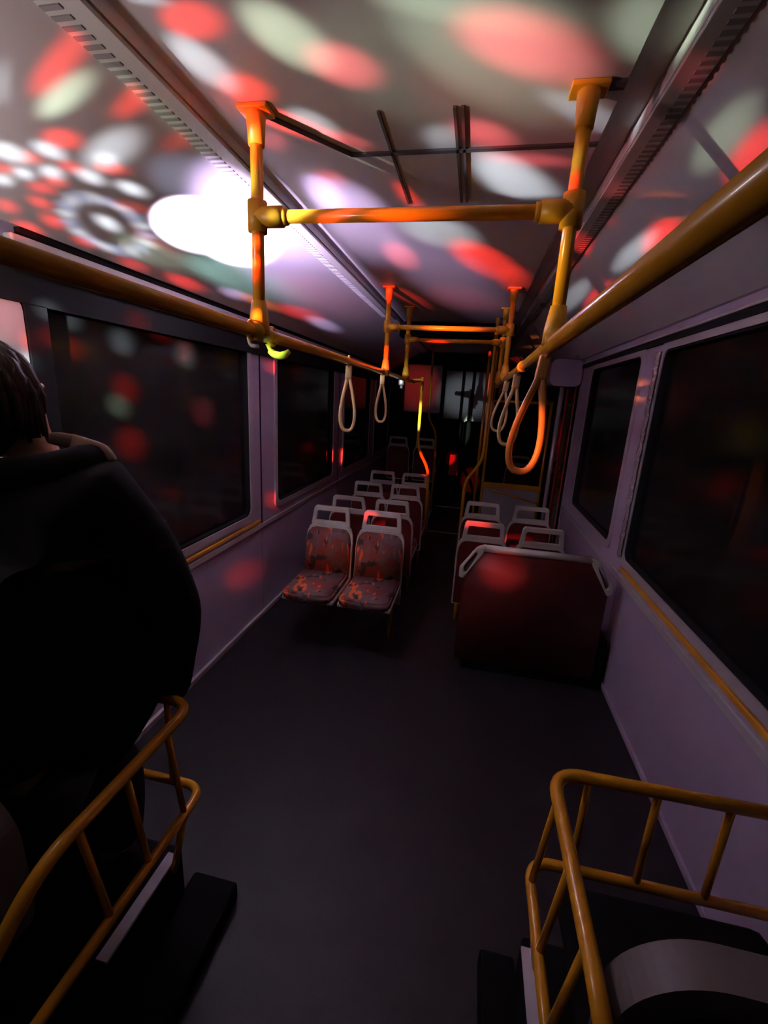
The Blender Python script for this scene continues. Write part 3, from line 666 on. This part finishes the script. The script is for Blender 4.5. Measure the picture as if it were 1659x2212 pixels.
# ------------------------------------------------------------------ wheel boxes, raised seats, guards
for s, x0, x1, l in ((-1, XL, -.745, 'left'), (1, .262, XR, 'right')):
    t = thing('wheel_box', 'black wheel box under the %s guard rail' % l, 'wheel box', ((x0+x1)/2, 0, 0), 0)
    hw = (x1-x0)/2; xe = hw if s < 0 else -hw
    link('casing', bx(-hw, hw, -.6, .93, 0, .25, bev=.012), M['box'], t)
    a, b = (hw-.01, hw+.145) if s < 0 else (-hw-.09, -hw+.01)
    link('kick_step', bx(a, b, -.6, .99, 0, .07, bev=.01), M['box'], t)
    a, b = (hw-.028, hw+.003) if s < 0 else (-hw-.003, -hw+.026)
    link('edge_strip', bx(a, b, .30 if s > 0 else .63, .90, .246, .254), M['nose'], t)
def guard(s, x, yb, zt, zl, xw, label):
    # local: x grows from the aisle corner towards the wall
    t = thing('guard_rail', label, 'guard rail', (x, 0, 0))
    X = lambda v: v*s
    link('top_tube', tube(nb(), fillet([(X(xw), yb, zt), (0, yb, zt), (0, .49, zt), (X(.03), .36, zt-.16), (X(.03), .36, .25)], .07, 8), .0145, 14), M['yel'], t, True)
    link('lower_tube', tube(nb(), fillet([(X(xw), yb, zl), (X(-.018), yb, zl), (X(-.022), .20, zl)], .06, 8), .0125, 14), M['yel'], t, True)
    for k in range(5):
        xx = .083+.1475*k
        if xx > xw-.03: break
        link('upright', tube(nb(), [(X(xx), yb, zt), (X(xx), yb, zl)], .0085, 10), M['yel'], t, True)
    for (ya, yb2) in ((.84, .86), (.70, .72), (.57, .60)):
        link('upright', tube(nb(), [(0, ya, zt), (X(-.018), yb2, zl)], .008, 10), M['yel'], t, True)
    for yy in (.86, .40): link('post', tube(nb(), [(X(-.018), yy, zl), (X(.03), yy, .25)], .010, 10), M['yel'], t, True)
guard(1, .262, .918, .795, .52, .655, 'yellow tubular guard rail at the lower right')
guard(-1, -.695, .95, .755, .47, .705, 'yellow tubular guard rail at the lower left beside the person')
def shellseat(x, w_, y, label, flip):
    t = thing('raised_seat', label, 'seat', (x, y, 0))
    W = w_/2
    out = rrect(-W, W, .45, .875, .14, 14)
    bm = nb(); prism(bm, out, -.03, .03, 'y'); bmesh.ops.bevel(bm, geom=[e for e in bm.edges if abs(e.verts[0].co.y-e.verts[1].co.y) < 1e-5], offset=.022, segments=6, affect='EDGES'); bmesh.ops.recalc_face_normals(bm, faces=bm.faces)
    link('shell', bm, M['grey'], t)
    bm = nb(); prism(bm, rrect(-W+.05, W-.05, .47, .825, .10, 14), -.045, -.02, 'y'); bmesh.ops.recalc_face_normals(bm, faces=bm.faces); link('rear_cover', bm, M['black'], t)
    bm = nb(); prism(bm, rrect(-W+.04, W-.04, .50, .84, .10, 8), .02, .055, 'y'); bmesh.ops.recalc_face_normals(bm, faces=bm.faces); link('back_cushion', bm, M['black'], t)
    link('seat_cushion', bx(-W+.01, W-.01, .03, .32, .50, .57, bev=.025), M['black'], t, True)
    link('pedestal', bx(-W+.08, W-.08, .0, .26, .25, .51, bev=.01), M['box'], t)
shellseat(.505, .44, .53, 'grey rounded seat back at the lower right corner', 1)
shellseat(-1.01, .46, .50, 'grey rounded seat behind the left guard rail', -1)

# ------------------------------------------------------------------ the person in black
P = thing('person', 'person in a bulky black jacket leaning forward at the left edge, seen from behind', 'person', (-.98, .62, .57))
def skin_mesh(name, pts, edges, rad, m, root=0, sub=2):
    me = bpy.data.meshes.new(name); me.from_pydata([tuple(Vector(p)-P.location) for p in pts], edges, []); me.materials.append(m)
    o = bpy.data.objects.new(name, me); C.objects.link(o); o.parent = P
    mod = o.modifiers.new('skin', 'SKIN'); mod.use_smooth_shade = True
    sv = me.skin_vertices[0].data
    for i, r in enumerate(rad): sv[i].radius = r if isinstance(r, tuple) else (r, r)
    sv[root].use_root = True
    o.modifiers.new('sub', 'SUBSURF').levels = sub; o.modifiers['sub'].render_levels = sub
    return o
def limbs(arms, spread=0):
    pass
# body: pelvis, spine, neck, head, arms, legs, hands
pts = [(-.98, .66, .68), (-.98, .68, .88), (-.97, .78, 1.10), (-.97, .85, 1.30), (-.97, .86, 1.40), (-1.0, .84, 1.47), (-1.045, .835, 1.54), (-1.055, .835, 1.615),
       (-.84, .88, 1.33), (-.80, .94, 1.12), (-.79, .99, .95), (-.82, 1.03, .85), (-.90, 1.05, .80),          # right arm 8-12
       (-1.12, .88, 1.33), (-1.20, .96, 1.10), (-1.20, 1.02, .92), (-1.12, 1.05, .82), (-1.04, 1.06, .80),     # left arm 13-17
       (-.90, .70, .64), (-.89, .84, .64), (-.89, .86, .45), (-.89, .85, .32), (-.89, .90, .285),             # right leg 18-22
       (-1.07, .70, .64), (-1.08, .84, .64), (-1.08, .86, .45), (-1.08, .85, .32), (-1.08, .90, .285)]
ed = [(0, 1), (1, 2), (2, 3), (3, 4), (4, 5), (5, 6), (6, 7), (3, 8), (8, 9), (9, 10), (10, 11), (11, 12), (3, 13), (13, 14), (14, 15), (15, 16), (16, 17),
      (0, 18), (18, 19), (19, 20), (20, 21), (21, 22), (0, 23), (23, 24), (24, 25), (25, 26), (26, 27)]
rad = [.07, .09, .11, .11, .055, .052, .088, .080, .06, .05, .042, .035, .028, .06, .05, .042, .035, .028, .06, .055, .048, .04, .035, .06, .055, .048, .04, .035]
skin_mesh('body', pts, ed, rad, M['skin'])
# fingers curled over the guard bar
for nm, hx, d in (('hand', -.93, -1), ('hand', -1.02, 1)):
    hp = [(hx, 1.055, .795)]; he = []; hr = [.026]
    for k in range(4):
        b = len(hp); off = (-.024+.016*k)
        hp += [(hx+off, 1.075, .80), (hx+off, 1.10-.004*abs(k-1), .79), (hx+off, 1.105, .765)]
        he += [(0, b), (b, b+1), (b+1, b+2)]; hr += [.009, .0085, .0075]
    b = len(hp); hp += [(hx+d*.03, 1.06, .80), (hx+d*.045, 1.08, .785)]; he += [(0, b), (b, b+1)]; hr += [.010, .008]
    skin_mesh(nm, hp, he, hr, M['skin'], 0, 1)
jp = [(-1.0, .70, .72), (-.97, .70, .92), (-.95, .76, 1.14), (-.94, .80, 1.30), (-.965, .84, 1.40),
      (-.82, .86, 1.365), (-.775, .93, 1.17), (-.735, .965, .99), (-.735, 1.0, .865), (-.85, 1.04, .82),
      (-1.14, .84, 1.34), (-1.22, .95, 1.10), (-1.22, 1.03, .93), (-1.16, 1.06, .84), (-1.06, 1.065, .81),
      (-.87, .915, 1.05), (-.87, .93, .88), (-.86, .80, .80), (-.86, .66, .76), (-.80, .99, .765)]
je = [(0, 1), (1, 2), (2, 3), (3, 4), (3, 5), (5, 6), (6, 7), (7, 8), (8, 9), (3, 10), (10, 11), (11, 12), (12, 13), (13, 14), (2, 15), (15, 16), (16, 17), (17, 18), (8, 19)]
jr = [(.22, .16), (.20, .19), (.20, .18), (.16, .13), .09, .095, .09, .082, .074, .06, .085, .085, .078, .06, .05, .17, .15, .13, .13, .065]
skin_mesh('jacket', jp, je, jr, M['black'])
skin_mesh('trousers', [pts[0], pts[18], pts[19], pts[20], (-.89, .85, .31), pts[23], pts[24], pts[25], (-1.08, .85, .31)],
          [(0, 1), (1, 2), (2, 3), (3, 4), (0, 5), (5, 6), (6, 7), (7, 8)], [.16, .12, .10, .075, .06, .12, .085, .07, .055], M['jean'])
def blob(name, c, r, m, sq=None, noise=.0, parent=P):
    bm = nb(); bmesh.ops.create_icosphere(bm, subdivisions=4, radius=1)
    for v in bm.verts:
        k = 1+noise*math.sin(v.co.x*7+1)*math.cos(v.co.z*6)*math.sin(v.co.y*5+2)
        v.co = Vector((v.co.x*r[0]*k, v.co.y*r[1]*k, v.co.z*r[2]*k)) + Vector(c)-P.location
        if sq: sq(v)
    return link(name, bm, m, parent, True)
# hair falling to the shoulders, hood folded behind the neck
def hairsq(v):
    z = v.co.z+P.location.z
    if z < 1.53: v.co.x += (1.53-z)*.75; v.co.y += (1.53-z)*.1; v.co.z += (1.53-z)*.15
def hairmesh():
    bm = nb(); c = Vector((-1.055, .800, 1.565)) - P.location
    bmesh.ops.create_icosphere(bm, subdivisions=4, radius=1)
    for v in bm.verts:
        v.co = Vector((v.co.x*.108, v.co.y*.108, v.co.z*.125)) + c
        if v.co.y > c.y+.05 and v.co.z < c.z+.07: v.co.y = c.y+.05
    rnd = random.Random(3)
    for k in range(90):
        a = PI*(.88+1.24*rnd.random()); r0 = rnd.uniform(.2, .9)   # around the sides and back of the head
        dx, dy = math.cos(a), math.sin(a)
        L = rnd.uniform(.17, .215); pts = []
        for q in range(9):
            t = q/8; ph = r0*.5+t*1.35
            if ph < PI/2: rr, zz = .112*math.sin(ph), .128*math.cos(ph)
            else: rr, zz = .112, -(ph-PI/2)*L*1.9
            rr += .012*t*t+.003*math.sin(q*1.7+k)
            pts.append(c+Vector((dx*rr+.05*max(0, -zz), dy*rr, zz)))
        tube(bm, pts, [.012, .016, .017, .017, .016, .015, .013, .010, .004], 6)
    return bm
link('hair', hairmesh(), M['hair'], P, True)
blob('nose', (-1.055, .928, 1.575), (.012, .018, .020), M['skin']); 
for sx in (-1, 1):
    blob('ear', (-1.055+sx*.088, .845, 1.575), (.010, .018, .030), M['skin']); blob('eye', (-1.055+sx*.032, .912, 1.60), (.012, .008, .008), M['white'])
blob('mouth', (-1.055, .917, 1.535), (.022, .006, .006), M['deepred'])
hp = [(-1.10, .76, 1.40), (-1.02, .72, 1.40), (-.93, .735, 1.41), (-.86, .79, 1.425), (-.84, .86, 1.445), (-.86, .93, 1.45)]
skin_mesh('hood', hp, [(i, i+1) for i in range(5)], [.035, .045, .05, .05, .045, .03], M['black'], 2)
skin_mesh('hood_lining', [(-.935, .83, 1.490), (-.90, .85, 1.487), (-.86, .86, 1.478), (-.825, .87, 1.464), (-.80, .875, 1.44), (-.87, .84, 1.455), (-.85, .83, 1.44)], [(0, 1), (1, 2), (2, 3), (3, 4), (2, 5), (5, 6)], [(.006, .012), (.010, .018), (.012, .02), (.012, .02), .010, .018, .012], M['tan'], 1, 2)

# the lamp itself, just outside the frame at the left
t = thing('disco_lamp', 'small clear-topped disco lamp clipped to the left wall, just outside the picture', 'lamp', (LAMP.x, LAMP.y-.06, LAMP.z-.06))
link('lamp_base', tube(nb(), [(0, 0, -.08), (0, 0, -.03), (0, .02, 0)], [.035, .04, .04], 16), M['dark'], t, True)
link('wall_arm', tube(nb(), [(0, 0, -.06), (XL-LAMP.x+.005, 0, -.06)], .01, 8), M['dark'], t, True)
